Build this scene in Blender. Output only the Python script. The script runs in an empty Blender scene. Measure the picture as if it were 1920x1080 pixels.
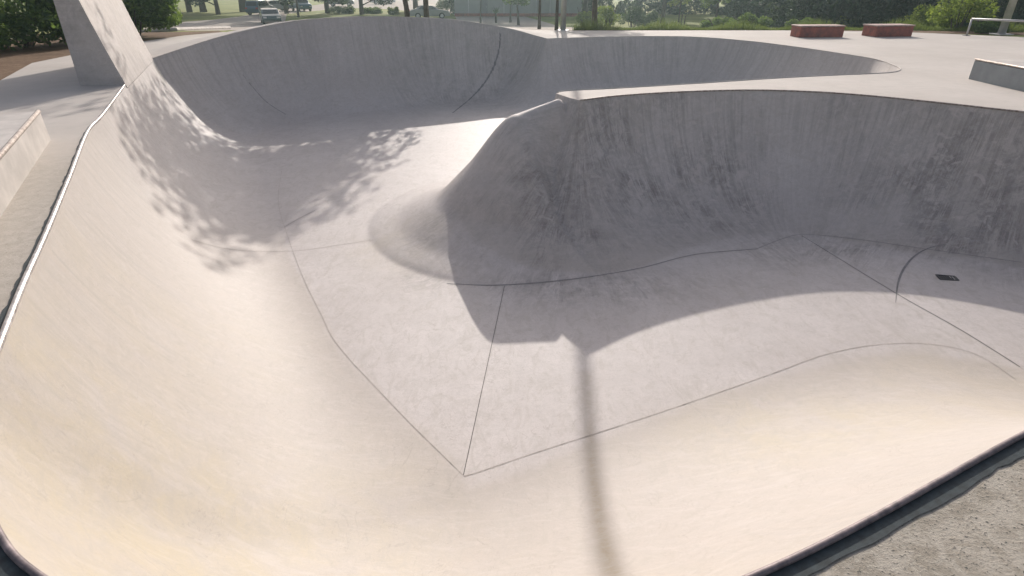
import bpy, math, random
import numpy as np
from mathutils import Vector, Matrix
from mathutils.geometry import delaunay_2d_cdt
random.seed(7); rng = np.random.default_rng(11)
sc = bpy.context.scene
COL = sc.collection
R = math.radians

# ------------------------------------------------------------------ camera
CAMH = 2.0; F = 1085.0; TH = R(28.0)
cam_d = bpy.data.cameras.new('camera'); cam = bpy.data.objects.new('camera', cam_d); COL.objects.link(cam)
cam_d.sensor_width = 36; cam_d.lens = 36*F/1920; cam_d.clip_start = .05; cam_d.clip_end = 2000
cam.location = (0, 0, CAMH); cam.rotation_euler = (R(90)-TH, 0, 0); sc.camera = cam
CT, ST = math.cos(TH), math.sin(TH)
def ray(px, py):
    u = (px-960)/F; v = (py-540)/F
    return (u, CT-v*ST, -ST-v*CT)
def bp(px, py, z=0.0):                     # surveyed photo point -> place on the level z
    d = ray(px, py); t = (z-CAMH)/d[2]
    return (d[0]*t, d[1]*t)

# ------------------------------------------------------------------ helpers
def tag(o, label=None, cat=None, group=None, kind=None):
    if label: o['label'] = label
    if cat: o['category'] = cat
    if group: o['group'] = group
    if kind: o['kind'] = kind
    return o
def empty(name, loc=(0,0,0), rz=0, **k):
    o = bpy.data.objects.new(name, None); COL.objects.link(o)
    o.location = loc; o.rotation_euler = (0, 0, rz); o.empty_display_size = .2
    return tag(o, **k)
def mesh_np(name, V, Fc, mat=None, parent=None, smooth=False, attrs=None, **k):
    me = bpy.data.meshes.new(name)
    V = np.asarray(V, np.float32); 
    if isinstance(Fc, np.ndarray):
        n, s = Fc.shape
        me.vertices.add(len(V)); me.vertices.foreach_set('co', V.ravel())
        me.loops.add(n*s); me.loops.foreach_set('vertex_index', Fc.astype(np.int32).ravel())
        me.polygons.add(n); me.polygons.foreach_set('loop_start', np.arange(0, n*s, s, dtype=np.int32))
        me.update(calc_edges=True); me.validate()
    else:
        me.from_pydata([tuple(map(float, v)) for v in V], [], Fc); me.update()
    if attrs:
        for a, val in attrs.items():
            at = me.attributes.new(a, 'FLOAT', 'POINT'); at.data.foreach_set('value', np.asarray(val, np.float32))
    if mat: me.materials.append(mat)
    if smooth: me.polygons.foreach_set('use_smooth', [True]*len(me.polygons))
    o = bpy.data.objects.new(name, me); COL.objects.link(o)
    if parent: o.parent = parent
    return tag(o, **k)
class MB:
    def __init__(s): s.v = []; s.f = []
    def add(s, V, Fc):
        b = len(s.v); s.v += [tuple(v) for v in V]; s.f += [tuple(b+i for i in f) for f in Fc]; return s
    def box(s, c, size, rz=0, taper=1.0):
        hx, hy, hz = size[0]/2, size[1]/2, size[2]/2; V = []
        for z, k in ((-hz, 1), (hz, taper)):
            for x, y in ((-hx,-hy),(hx,-hy),(hx,hy),(-hx,hy)):
                X = x*k; Y = y*k
                V.append((c[0]+X*math.cos(rz)-Y*math.sin(rz), c[1]+X*math.sin(rz)+Y*math.cos(rz), c[2]+z))
        return s.add(V, [(3,2,1,0),(4,5,6,7),(0,1,5,4),(1,2,6,5),(2,3,7,6),(3,0,4,7)])
    def tube(s, pts, rad, n=10, closed=False, cap=True):
        pts = [Vector(p) for p in pts]; m = len(pts)
        rad = rad if hasattr(rad, '__len__') else [rad]*m
        V = []
        for i, p in enumerate(pts):
            a = pts[(i-1) % m] if (i or closed) else p; b = pts[(i+1) % m] if (i < m-1 or closed) else p
            t = (b-a).normalized(); up = Vector((0,0,1)) if abs(t.z) < .9 else Vector((1,0,0))
            x = t.cross(up).normalized(); y = t.cross(x).normalized()
            for k in range(n):
                q = 2*math.pi*k/n; V.append(p + (x*math.cos(q)+y*math.sin(q))*rad[i])
        Fc = []
        for i in range(m if closed else m-1):
            j = (i+1) % m
            for k in range(n):
                k2 = (k+1) % n; Fc.append((i*n+k, j*n+k, j*n+k2, i*n+k2))
        if cap and not closed: Fc += [tuple(range(n)), tuple((m-1)*n+k for k in reversed(range(n)))]
        return s.add(V, Fc)
    def build(s, name, mat, parent=None, smooth=False, **k):
        return mesh_np(name, s.v, s.f, mat, parent, smooth, **k)
def bevel(o, w=.01, seg=2):
    m = o.modifiers.new('bevel', 'BEVEL'); m.width = w; m.segments = seg; m.limit_method = 'ANGLE'; return o
def copy_tree(o, parent=None):
    c = o.copy(); COL.objects.link(c); c.parent = parent
    for ch in list(o.children): copy_tree(ch, c)
    return c

# ------------------------------------------------------------------ materials
def newmat(name):
    m = bpy.data.materials.new(name); m.use_nodes = True; nt = m.node_tree
    b = nt.nodes['Principled BSDF']; return m, nt, b
class NT:
    def __init__(s, nt): s.nt = nt
    def n(s, t, **k):
        x = s.nt.nodes.new(t)
        for a, v in k.items(): setattr(x, a, v)
        return x
    def l(s, a, b): s.nt.links.new(a, b)
    def noise(s, vec, scale, detail=4, rough=.6, dist=0.0):
        x = s.n('ShaderNodeTexNoise'); x.inputs['Scale'].default_value = scale
        x.inputs['Detail'].default_value = detail; x.inputs['Roughness'].default_value = rough
        x.inputs['Distortion'].default_value = dist; s.l(vec, x.inputs['Vector']); return x.outputs['Fac']
    def ramp(s, fac, stops):
        x = s.n('ShaderNodeValToRGB'); e = x.color_ramp.elements
        for i, (p, c) in enumerate(stops):
            q = e[i] if i < 2 else e.new(p)
            q.position = p; q.color = c if len(c) == 4 else (*c, 1)
        s.l(fac, x.inputs[0]); return x.outputs[0]
    def rng(s, fac, a, b, c=0.0, d=1.0):
        x = s.n('ShaderNodeMapRange'); s.l(fac, x.inputs[0])
        for i, v in enumerate((a, b, c, d)): x.inputs[1+i].default_value = v
        return x.outputs[0]
    def mix(s, fac, a, b, mode='MIX'):
        x = s.n('ShaderNodeMix', data_type='RGBA', blend_type=mode)
        for sock, v in ((x.inputs[0], fac), (x.inputs[6], a), (x.inputs[7], b)):
            if isinstance(v, (int, float)): sock.default_value = v
            elif isinstance(v, tuple): sock.default_value = (*v, 1) if len(v) == 3 else v
            else: s.l(v, sock)
        return x.outputs[2]
    def math(s, op, a, b=None):
        x = s.n('ShaderNodeMath', operation=op)
        for i, v in enumerate((a, b)):
            if v is None: continue
            if isinstance(v, (int, float)): x.inputs[i].default_value = v
            else: s.l(v, x.inputs[i])
        return x.outputs[0]
    def vmul(s, vec, k):
        x = s.n('ShaderNodeVectorMath', operation='MULTIPLY'); s.l(vec, x.inputs[0]); x.inputs[1].default_value = k; return x.outputs[0]
    def pos(s): return s.n('ShaderNodeNewGeometry').outputs['Position']
    def attr(s, nm): return s.n('ShaderNodeAttribute', attribute_name=nm).outputs['Fac']
    def bump(s, h, strength, dist, bsdf):
        x = s.n('ShaderNodeBump'); x.inputs['Strength'].default_value = strength; x.inputs['Distance'].default_value = dist
        s.l(h, x.inputs['Height']); s.l(x.outputs[0], bsdf.inputs['Normal'])

def mat_bowl():
    m, nt, b = newmat('smooth_concrete'); N = NT(nt); P = N.pos()
    n1 = N.noise(P, .55, 3, .6); n2 = N.noise(P, 2.7, 6, .65, .4); n3 = N.noise(P, 22, 4, .7)
    c = N.ramp(n1, [(.3, (.545,.500,.480)), (.7, (.625,.580,.560))])
    c = N.mix(N.rng(n2, .42, .72, 0, .32), c, (.43,.40,.38))
    c = N.mix(N.rng(n3, .5, .75, 0, .35), c, (.37,.355,.33))
    c = N.mix(N.math('MULTIPLY', N.attr('panel'), .80), c, (.440,.394,.350))
    # wheel marks and drips running down the transitions
    cx = N.n('ShaderNodeCombineXYZ'); N.l(N.math('MULTIPLY', N.attr('arc'), 9.0), cx.inputs[0])
    N.l(N.math('MULTIPLY', N.attr('rim_dist'), .8), cx.inputs[1])
    st = N.noise(cx.outputs[0], 1.0, 6, .72, .6)
    cx2 = N.n('ShaderNodeCombineXYZ'); N.l(N.math('MULTIPLY', N.attr('arc'), 34.0), cx2.inputs[0])
    N.l(N.math('MULTIPLY', N.attr('rim_dist'), 2.6), cx2.inputs[1]); cx2.inputs[2].default_value = 4.0
    st2 = N.noise(cx2.outputs[0], 1.0, 4, .75, 1.2)
    wear = N.attr('wear')
    big = N.noise(P, 1.5, 6, .75, 1.2)
    big2 = N.rng(N.noise(N.vmul(P, (.9, .9, .35)), .9, 3, .5, .6), .38, .62, .35, 1.4)
    wear = N.math('MULTIPLY', wear, big2)
    wl = N.math('MULTIPLY', wear, N.rng(big, .38, .60, .1, 1.0))
    f1 = N.math('MULTIPLY', N.rng(st, .44, .56), wl)
    c = N.mix(N.math('MULTIPLY', f1, .95), c, (.225,.19,.175))
    f2 = N.math('MULTIPLY', N.rng(st2, .50, .60), wl)
    c = N.mix(N.math('MULTIPLY', f2, .8), c, (.14,.12,.115))
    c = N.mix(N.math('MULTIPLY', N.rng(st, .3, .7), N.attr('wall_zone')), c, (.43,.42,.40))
    grime = N.noise(P, 4.5, 8, .8, 1.0)
    c = N.mix(N.math('MULTIPLY', N.math('MULTIPLY', N.rng(grime, .46, .56), wear), .5), c, (.21,.20,.195))
    c = N.mix(N.math('MULTIPLY', N.rng(N.noise(P, 6, 8, .8, .6), .40, .62), .22), c, (.41,.385,.37))
    drip = N.attr('drip'); c = N.mix(N.math('MULTIPLY', drip, N.rng(grime, .3, .6, .35, .9)), c, (.30,.24,.15))  # brown tint painted into the lamp post's shadow, plus a water stain
    drips = N.math('MULTIPLY', N.rng(N.attr('rim_dist'), .0, 1.3, 1, 0), N.rng(st, .50, .60)); c = N.mix(N.math('MULTIPLY', drips, .28), c, (.27,.245,.235))
    pale = N.noise(N.vmul(P, (1, 1, 1.2)), 3.1, 5, .6, .9); c = N.mix(N.math('MULTIPLY', N.rng(pale, .60, .64), N.math('MULTIPLY', N.attr('wear'), .75)), c, (.55,.50,.475))
    # rusty / tan dust
    tan = N.math('MULTIPLY', N.attr('stain'), N.rng(N.noise(P, 2.0, 5, .6, .5), .3, .65))
    c = N.mix(N.math('MULTIPLY', tan, .9), c, (.465,.41,.31))
    sw = N.noise(N.vmul(P, (1.0, .45, 1.6)), 5.0, 7, .72, 1.6)
    c = N.mix(N.rng(sw, .48, .64, 0, .45), c, (.40,.365,.325))
    fine = N.noise(P, 70, 3, .7); c = N.mix(N.rng(fine, .45, .75, 0, .40), c, (.36,.34,.32))
    tr = N.noise(N.vmul(P, (.7, 2.2, 1.0)), 2.1, 8, .78, 2.5)
    c = N.mix(N.rng(tr, .50, .60, 0, .16), c, (.60,.56,.54))
    thin = N.math('ABSOLUTE', N.math('SUBTRACT', N.noise(P, 1.1, 5, .6, 1.5), .5)); c = N.mix(N.rng(thin, .004, .0, 0, .45), c, (.33,.29,.26))
    thin2 = N.math('ABSOLUTE', N.math('SUBTRACT', N.noise(N.vmul(P, (1, 1.6, 1)), 2.7, 3, .5, 3.0), .46)); c = N.mix(N.rng(thin2, .006, .0, 0, .22), c, (.36,.33,.29))
    mark = N.noise(N.vmul(P, (3.0, .9, .9)), 3.2, 5, .55, 2.2)
    c = N.mix(N.rng(mark, .66, .72, 0, .3), c, (.36,.33,.27))
    spk = N.noise(P, 60, 2, .5)
    c = N.mix(N.rng(spk, .74, .78, 0, .5), c, (.2,.19,.18))
    N.l(c, b.inputs['Base Color']); b.inputs['Roughness'].default_value = .62
    b.inputs['Specular IOR Level'].default_value = .35
    h = N.math('ADD', N.math('MULTIPLY', n3, .3), N.math('MULTIPLY', n2, 1.2))
    N.bump(h, .45, .008, b); return m
def mat_deck():
    m, nt, b = newmat('broomed_concrete'); N = NT(nt); P = N.pos()
    n1 = N.noise(P, .35, 4, .6); n2 = N.noise(P, 3.5, 6, .7, .3)
    c = N.ramp(n1, [(.3, (.445,.405,.365)), (.7, (.545,.505,.465))])
    c = N.mix(N.rng(n2, .45, .7, 0, .4), c, (.39,.375,.34))
    rough = N.attr('rough')
    pit = N.noise(P, 55, 5, .7); pit2 = N.noise(P, 9, 6, .75, .5)
    c = N.mix(N.math('MULTIPLY', rough, .75), c, (.40,.365,.30))
    c = N.mix(N.math('MULTIPLY', rough, N.rng(pit2, .42, .58, 0, .75)), c, (.27,.24,.19))
    c = N.mix(N.math('MULTIPLY', rough, N.rng(pit, .585, .63, 0, .95)), c, (.06,.065,.06))
    c = N.mix(N.rng(N.noise(N.vmul(P, (.5, 3, 1)), 1.1, 5, .6, .6), .58, .8, 0, .35), c, (.33,.31,.28))
    N.l(c, b.inputs['Base Color']); b.inputs['Roughness'].default_value = .85
    h = N.math('ADD', N.math('MULTIPLY', pit, rough), N.math('MULTIPLY', n2, .5))
    N.bump(h, .6, .012, b); return m
def mat_simple(name, col, rough=.7, metal=0.0, var=.25, scale=6.0, dark=None, bump=0.0, spec=.5):
    m, nt, b = newmat(name); N = NT(nt); tc = N.n('ShaderNodeTexCoord').outputs['Object']
    n = N.noise(tc, scale, 5, .65); dark = dark or tuple(x*(1-var) for x in col)
    c = N.ramp(n, [(.32, dark), (.68, tuple(min(1, x*(1+var*.4)) for x in col))])
    N.l(c, b.inputs['Base Color']); b.inputs['Roughness'].default_value = rough; b.inputs['Metallic'].default_value = metal
    b.inputs['Specular IOR Level'].default_value = spec
    if bump: N.bump(n, bump, .01, b)
    return m
def mat_leaf(name, c1, c2, c3, trans=.45):
    m, nt, b = newmat(name); N = NT(nt)
    oi = N.n('ShaderNodeNewGeometry').outputs['Random Per Island']
    P = N.pos(); n = N.noise(P, .9, 3, .5)
    f = N.math('ADD', N.math('MULTIPLY', oi, .6), N.math('MULTIPLY', n, .4))
    c = N.ramp(f, [(.2, c1), (.55, c2), (.85, c3)])
    N.l(c, b.inputs['Base Color']); b.inputs['Roughness'].default_value = .55; b.inputs['Specular IOR Level'].default_value = .3
    tr = N.n('ShaderNodeBsdfTranslucent'); N.l(N.mix(.5, c, (.30,.42,.06), 'MIX'), tr.inputs[0])
    mx = N.n('ShaderNodeMixShader'); mx.inputs[0].default_value = trans
    N.l(b.outputs[0], mx.inputs[1]); N.l(tr.outputs[0], mx.inputs[2])
    N.l(mx.outputs[0], nt.nodes['Material Output'].inputs[0]); return m
def mat_glass_dark(name='dark_glass'):
    m, nt, b = newmat(name); b.inputs['Base Color'].default_value = (.02,.03,.035,1); b.inputs['Roughness'].default_value = .05; return m
def mat_ground(name, stops, scale, bump=.5, mask=None):
    m, nt, b = newmat(name); N = NT(nt); P = N.pos()
    a = N.noise(P, scale, 6, .7); bb = N.noise(P, scale*.08, 4, .6)
    f = N.math('ADD', N.math('MULTIPLY', a, .5), N.math('MULTIPLY', bb, .5))
    N.l(N.ramp(f, stops), b.inputs['Base Color']); b.inputs['Roughness'].default_value = .95
    b.inputs['Specular IOR Level'].default_value = .2; N.bump(a, bump, .03, b); return m

M_BOWL = mat_bowl(); M_DECK = mat_deck()
M_STEEL = mat_simple('worn_steel', (.62,.60,.58), .38, .7, .35, 14, dark=(.30,.27,.25))
M_RUST = mat_simple('brown_worn_steel', (.40,.36,.33), .5, .4, .4, 18, dark=(.16,.12,.10))
M_SEAM = mat_simple('dark_joint', (.10,.10,.095), .9, 0, .3)
M_SEAMF = mat_simple('faint_joint', (.42,.38,.345), .9, 0, .3)
M_FAINT = mat_simple('hairline_joint', (.43,.39,.35), .9, 0, .2)
M_GAP_SHADE = mat_simple('dark_gap_shade', (.035,.05,.055), .7, 0, .5, 20)  # dark gap tone with the coping's shade mixed into the colour
M_PIPE2 = mat_simple('purple_brown_pipe', (.24,.20,.20), .55, .3, .4, 16, dark=(.10,.085,.09))
M_CRACK = mat_simple('crack_sealant', (.25,.24,.24), .8, 0, .3)
M_IRON = mat_simple('cast_iron', (.10,.105,.11), .6, .6, .3)
M_SLAB = M_BOWL
M_RED = mat_simple('red_painted_concrete', (.34,.085,.06), .6, 0, .35, 5, dark=(.15,.05,.045))
M_TOP = mat_simple('scuffed_red_top', (.42,.28,.25), .55, 0, .3, 7)
M_POLE = mat_simple('galvanised_pole', (.52,.52,.52), .5, .5, .2, 3)
M_BARK = mat_simple('bark', (.10,.08,.065), .95, 0, .5, 9, bump=.8)
M_LEAF_D = mat_leaf('dark_leaves', (.008,.035,.028), (.018,.065,.045), (.045,.11,.045), .3)
M_LEAF_M = mat_leaf('mid_leaves', (.018,.06,.035), (.06,.13,.045), (.16,.24,.06), .5)
M_LEAF_Y = mat_leaf('yellow_green_leaves', (.07,.11,.02), (.19,.25,.04), (.36,.37,.08), .6)
M_GRASS = mat_ground('grass', [(.3,(.09,.12,.03)),(.5,(.20,.23,.06)),(.7,(.32,.30,.11))], 3.0, .15)
M_ASPH = mat_ground('pale_asphalt', [(.3,(.33,.29,.25)),(.7,(.45,.40,.35))], 2.0, .2)
M_MULCH = mat_ground('mulch', [(.3,(.07,.04,.025)),(.5,(.16,.10,.06)),(.7,(.27,.19,.12))], 9.0, 1.0)
M_CONC = mat_simple('plain_concrete', (.54,.505,.47), .85, 0, .22, 2)
M_WALL = mat_simple('grey_metal_siding', (.30,.31,.30), .6, 0, .1, 1.2)

# ------------------------------------------------------------------ rim of the bowl
def spl(pts, step=.07):
    P = [np.array(p, float) for p in pts]; P = [2*P[0]-P[1]] + P + [2*P[-1]-P[-2]]; out = []
    for i in range(1, len(P)-2):
        a, b, c, d = P[i-1:i+3]
        # centripetal Catmull-Rom
        t0 = 0; t1 = t0+max(np.linalg.norm(b[:2]-a[:2]),1e-6)**.5; t2 = t1+max(np.linalg.norm(c[:2]-b[:2]),1e-6)**.5; t3 = t2+max(np.linalg.norm(d[:2]-c[:2]),1e-6)**.5
        n = max(2, int(np.linalg.norm(c[:2]-b[:2])/step))
        for k in range(n):
            t = t1+(t2-t1)*k/n
            A1 = (t1-t)/(t1-t0)*a+(t-t0)/(t1-t0)*b; A2 = (t2-t)/(t2-t1)*b+(t-t1)/(t2-t1)*c; A3 = (t3-t)/(t3-t2)*c+(t-t2)/(t3-t2)*d
            B1 = (t2-t)/(t2-t0)*A1+(t-t0)/(t2-t0)*A2; B2 = (t3-t)/(t3-t1)*A2+(t-t1)/(t3-t1)*A3
            out.append((t2-t)/(t2-t1)*B1+(t-t1)/(t2-t1)*B2)
    return out
def B3(px, py, z=0.0):
    x, y = bp(px, py, z); return (x, y, z)
span_left = [(2.55,2.2,0), B3(1420,1080), (0,1.13,0), (-.95,1.12,0), B3(72,1080), B3(0,1000), (-2.78,2.3,0), B3(0,655), B3(43,544),
             B3(87,444), B3(130,339), B3(169,243), B3(189,222), B3(235,160)]
span_slab = [B3(235,160), B3(285,110)]
span_far = [B3(285,110), B3(330,95,.12), B3(400,73,.3), B3(450,60,.44), B3(500,49,.58), B3(560,39,.7), B3(640,33,.78), B3(700,31.5,.78),
            B3(780,33,.70), B3(850,37,.6), B3(900,44,.45), B3(960,55,.22), B3(1000,66,.06), B3(1026,73,0)]
span_pocket = [B3(1026,73), B3(1080,71), B3(1200,68.5), B3(1300,69.5), B3(1400,77), B3(1480,86.5), B3(1560,98), B3(1640,111), B3(1672,121),
               B3(1688,130), B3(1671,136), B3(1560,141.5), B3(1460,146.6), B3(1300,157), B3(1150,166), B3(1052,171.5), B3(1043,175)]
span_nose = [B3(1043,175), B3(1067,183), B3(1088,188.5)]
span_near = [B3(1088,188.5), B3(1150,181), B3(1250,174), B3(1400,169.5), B3(1500,171.5), B3(1600,177.5), B3(1750,192), B3(1920,210.5),
             (11.2,8.3,0), (12.2,5.8,0), (11.6,3.2,0), (9.6,1.7,0), (7.6,1.9,0), (5.6,2.7,0), (4.2,2.85,0), (2.55,2.2,0)]
RIM = []; SPAN = []
for i, s in enumerate((span_left, span_slab, span_far, span_pocket, span_nose, span_near)):
    q = spl(s); RIM += q; SPAN += [i]*len(q)
RIM = np.array(RIM); SPAN = np.array(SPAN)
RA = RIM; RB = np.roll(RIM, -1, 0)
SEG = np.linalg.norm((RB-RA)[:, :2], axis=1); ARC = np.concatenate([[0], np.cumsum(SEG)[:-1]])
def sdf(P):
    """signed distance to the rim (positive inside the bowl), height of the rim there and arc length"""
    P = np.asarray(P, float); n = len(P); D = np.empty(n); Z = np.empty(n); A = np.empty(n)
    ax, ay = RA[:,0], RA[:,1]; ex, ey = RB[:,0]-ax, RB[:,1]-ay; l2 = ex*ex+ey*ey
    for s in range(0, n, 4000):
        p = P[s:s+4000]; dx = p[:,0:1]-ax; dy = p[:,1:2]-ay
        t = np.clip((dx*ex+dy*ey)/l2, 0, 1); qx = dx-t*ex; qy = dy-t*ey; d2 = qx*qx+qy*qy
        i = d2.argmin(1); r = np.arange(len(p)); d = np.sqrt(d2[r, i]); tt = t[r, i]
        cond = (ay > p[:,1:2]) != (RB[:,1] > p[:,1:2])
        with np.errstate(divide='ignore', invalid='ignore'):
            xi = ex*(p[:,1:2]-ay)/ey+ax
        ins = (cond & (p[:,0:1] < xi)).sum(1) % 2 == 1
        D[s:s+4000] = np.where(ins, d, -d); Z[s:s+4000] = RA[i,2]*(1-tt)+RB[i,2]*tt; A[s:s+4000] = ARC[i]+SEG[i]*tt
    return D, Z, A
def arc_eff(P, A):
    P = np.asarray(P, float); i = np.searchsorted(ARC, A, 'right')-1; i = np.clip(i, 0, len(ARC)-1); t = ((A-ARC[i])/SEG[i])[:,None]
    c_ = RA[i,:2]*(1-t)+RB[i,:2]*t; th = np.arctan2(P[:,1]-c_[:,1], P[:,0]-c_[:,0]); th = np.mod(th+math.pi/4, 2*math.pi)
    return A+1.3*th
def sm(a, b, x): 
    t = np.clip((x-a)/(b-a), 0, 1); return t*t*(3-2*t)
def depth(x, y): return 2.38 - .038*np.clip(x, 0, 20) - .008*np.clip(y-5, 0, 20)
def width(x, y):
    nr = sm(7.4, 6.3, y); w = 2.43 + nr*(.60*sm(-2.6, -.2, x) + .30*np.exp(-((x-5.0)/1.1)**2))
    w = w - .50*sm(6.0, 8.2, x)*sm(7.4, 8.4, y)
    w = w + .42*np.exp(-(((x-.6)/2.6)**2+((y-9.3)/2.2)**2))
    return w
KK = .93; G0 = math.sqrt(1-KK**2)
# the rounded hip below the nose of the deck: a flared dome round HC, joined to the nose HT0
HC = np.array([.10, 11.20]); HT0 = np.array([.90, 11.60])
HR = np.arange(-.6, 4.0, .01); _z = np.interp(np.abs(HR), [0, .2, .46, .9, 1.6, 2.4, 3.05], [-.21, -.29, -.56, -1.14, -1.86, -2.22, -2.36], right=-2.50)
_k = np.exp(-(np.arange(-30, 31)*.01/.11)**2); _k /= _k.sum(); HZ = np.convolve(np.pad(_z, 30, 'edge'), _k, 'valid')
def prof(s, k=KK):
    g0 = math.sqrt(1-k*k); return (np.sqrt(1-((1-np.clip(s,0,1))*k)**2)-g0)/(1-g0)
def bowl_z(P):
    D, Z, A = sdf(P); x, y = P[:,0], P[:,1]; dp = depth(x, y)
    g = prof(D/width(x, y)); z1 = Z*(1-g)-dp*g
    e = HT0-HC; t = np.clip(((x-HC[0])*e[0]+(y-HC[1])*e[1])/(e@e), 0, 1); d = np.hypot(x-HC[0]-t*e[0], y-HC[1]-t*e[1])*(1+1.1*t)
    z2 = np.interp(d, HR, HZ)+.22*t*(1-sm(.25, 1.1, d)); z2 = z2+(2.36-dp)*sm(1.5, 3.0, d)
    k = .04; z = np.where(np.abs(z1-z2) < k, np.maximum(z1, z2)+(k-np.abs(z1-z2))**2/(4*k), np.maximum(z1, z2))
    z = np.minimum(z, np.where(D < 1.0, Z*(1-D*.0), 0)); return z, D, A
def bowl_hit(px, py):
    px = np.atleast_1d(np.asarray(px, float)); py = np.atleast_1d(np.asarray(py, float))
    d = np.array([ray(a, b) for a, b in zip(px, py)]); t = (-.02-CAMH)/d[:,2]*.9; lo = t.copy(); hi = np.full(len(t), np.nan)
    t = np.full(len(px), 1.2)
    for k in range(420):
        P = d[:,:2]*t[:,None]; z = CAMH+d[:,2]*t; bz, D, _ = bowl_z(P); hit = (z < bz) & (D > 0) & np.isnan(hi)
        hi[hit] = t[hit]; t = np.where(np.isnan(hi), t+.06, t)
        if not np.isnan(hi).any(): break
    hi = np.where(np.isnan(hi), 20, hi); a = hi-.06; b = hi.copy()
    for k in range(14):
        mdl = (a+b)/2; P = d[:,:2]*mdl[:,None]; bz, _, _ = bowl_z(P); below = CAMH+d[:,2]*mdl < bz
        b = np.where(below, mdl, b); a = np.where(below, a, mdl)
    P = d[:,:2]*b[:,None]; bz, D, _ = bowl_z(P); return np.column_stack([P, bz])

# ------------------------------------------------------------------ bowl surface
def cdt(P2, edges):
    v, e, f, ov, oe, of = delaunay_2d_cdt([Vector(p) for p in P2], edges, [], 0, 1e-5)
    return np.array([(a.x, a.y) for a in v]), np.array([t for t in f if len(t) == 3])
n = len(RIM); nxt = np.roll(RIM, -1, 0); prv = np.roll(RIM, 1, 0); tg = (nxt-prv)[:, :2]; tg /= np.linalg.norm(tg, axis=1)[:,None]
nin = np.column_stack([-tg[:,1], tg[:,0]])
if sdf(RIM[:5,:2]+nin[:5]*.2)[0].mean() < 0: nin = -nin
pts = [RIM[:,:2]]
for off in (.025, .06, .11, .18, .27, .37, .48):
    q = RIM[:,:2]+nin*off; D,_,_ = sdf(q); pts.append(q[np.abs(D-off) < .004])
def grid(x0, x1, y0, y1, h, jit=.25):
    gx, gy = np.meshgrid(np.arange(x0, x1, h), np.arange(y0, y1, h)); gx = gx + (np.arange(gx.shape[0]) % 2)[:,None]*h/2
    g = np.column_stack([gx.ravel(), gy.ravel()]); return g
g0_ = grid(-4, 2.5, 7, 13, .06); g1 = grid(-13, 14, .5, 12.5, .10); g2 = grid(-13, 14, 12.5, 29, .15)
g1 = g1[~((g1[:,0] > -4) & (g1[:,0] < 2.5) & (g1[:,1] > 7))]; g2 = g2[~((g2[:,0] > -4) & (g2[:,0] < 2.5) & (g2[:,1] < 13))]
g1 = g1[~((np.abs(g1[:,0]-.65) < .35) & (g1[:,1] < 5))]
g = np.vstack([g0_, g1, g2, grid(.3, 1.0, .8, 5, .05)]); D,_,_ = sdf(g); pts.append(g[D > .54])
allp = np.vstack(pts); edges = [(i, (i+1) % n) for i in range(n)]
V2, T = cdt(allp, edges)
Dc,_,_ = sdf(V2[T].mean(1)); T = T[Dc > 0]
Z, D, A = bowl_z(V2)
used = np.unique(T); remap = -np.ones(len(V2), int); remap[used] = np.arange(len(used)); T = remap[T]; V2 = V2[used]; Z = Z[used]; D = D[used]; A = A[used]
on = D < .004; Z = np.where(on, sdf(V2)[1], Z)
def blobs(P, L):
    w = np.zeros(len(P))
    for x, y, rx, ry, s in L: w = np.maximum(w, s*np.exp(-(((P[:,0]-x)/rx)**2+((P[:,1]-y)/ry)**2)**1.5))
    return w
WEAR = [(6.0,9.2,2.5,1.0,.5),(1.5,8.2,2.2,.8,.45),(-1.2,8.9,.8,.9,.5),(2.4,11.2,1.9,1.6,1.0),(1.0,10.2,1.4,1.6,.75),(4.0,11.4,1.2,1.6,1.0),(-1.0,9.6,1.0,1.2,.5),(8.6,9.9,2.2,2.0,1.0),(6.6,11.2,.7,1.2,.5),
        (-2.0,24.5,3,3,.45),(4,25,3,3,.3)]
STAIN = [(-2.3,2.6,2.0,1.6,1.0),(-.6,1.8,2.0,.9,.7),(-2.1,9.7,.9,1.0,.5),(3.0,4.6,1.6,.8,.8),(5.2,5.0,1.5,1.3,.55),(-3.6,5.0,1.2,2.0,.4),(-1.3,3.9,.9,.9,.5)]
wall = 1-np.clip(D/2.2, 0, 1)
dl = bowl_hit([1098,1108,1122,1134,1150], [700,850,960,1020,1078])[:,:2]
def DRIP_SHADOW(P):  # mask along the post's shadow and the stain that continues it
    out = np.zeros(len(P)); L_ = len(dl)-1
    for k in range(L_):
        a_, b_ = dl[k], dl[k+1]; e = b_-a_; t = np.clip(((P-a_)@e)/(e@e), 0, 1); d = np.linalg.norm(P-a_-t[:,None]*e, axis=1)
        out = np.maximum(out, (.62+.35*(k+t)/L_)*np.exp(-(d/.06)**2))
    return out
bowl = empty('skate_bowl', (0,0,0), label='large smooth grey concrete skate bowl sunk in the deck', cat='skate bowl')
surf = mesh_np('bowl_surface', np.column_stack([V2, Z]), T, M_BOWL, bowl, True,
               attrs={'arc': arc_eff(V2, A), 'rim_dist': D, 'wear': blobs(V2, WEAR), 'stain': blobs(V2, STAIN), 'drip': DRIP_SHADOW(V2), 'panel': sm(1.0, .95, D/width(V2[:,0], V2[:,1]))*sm(12, 8, V2[:,1]), 'wall_zone': wall*.45})

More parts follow.
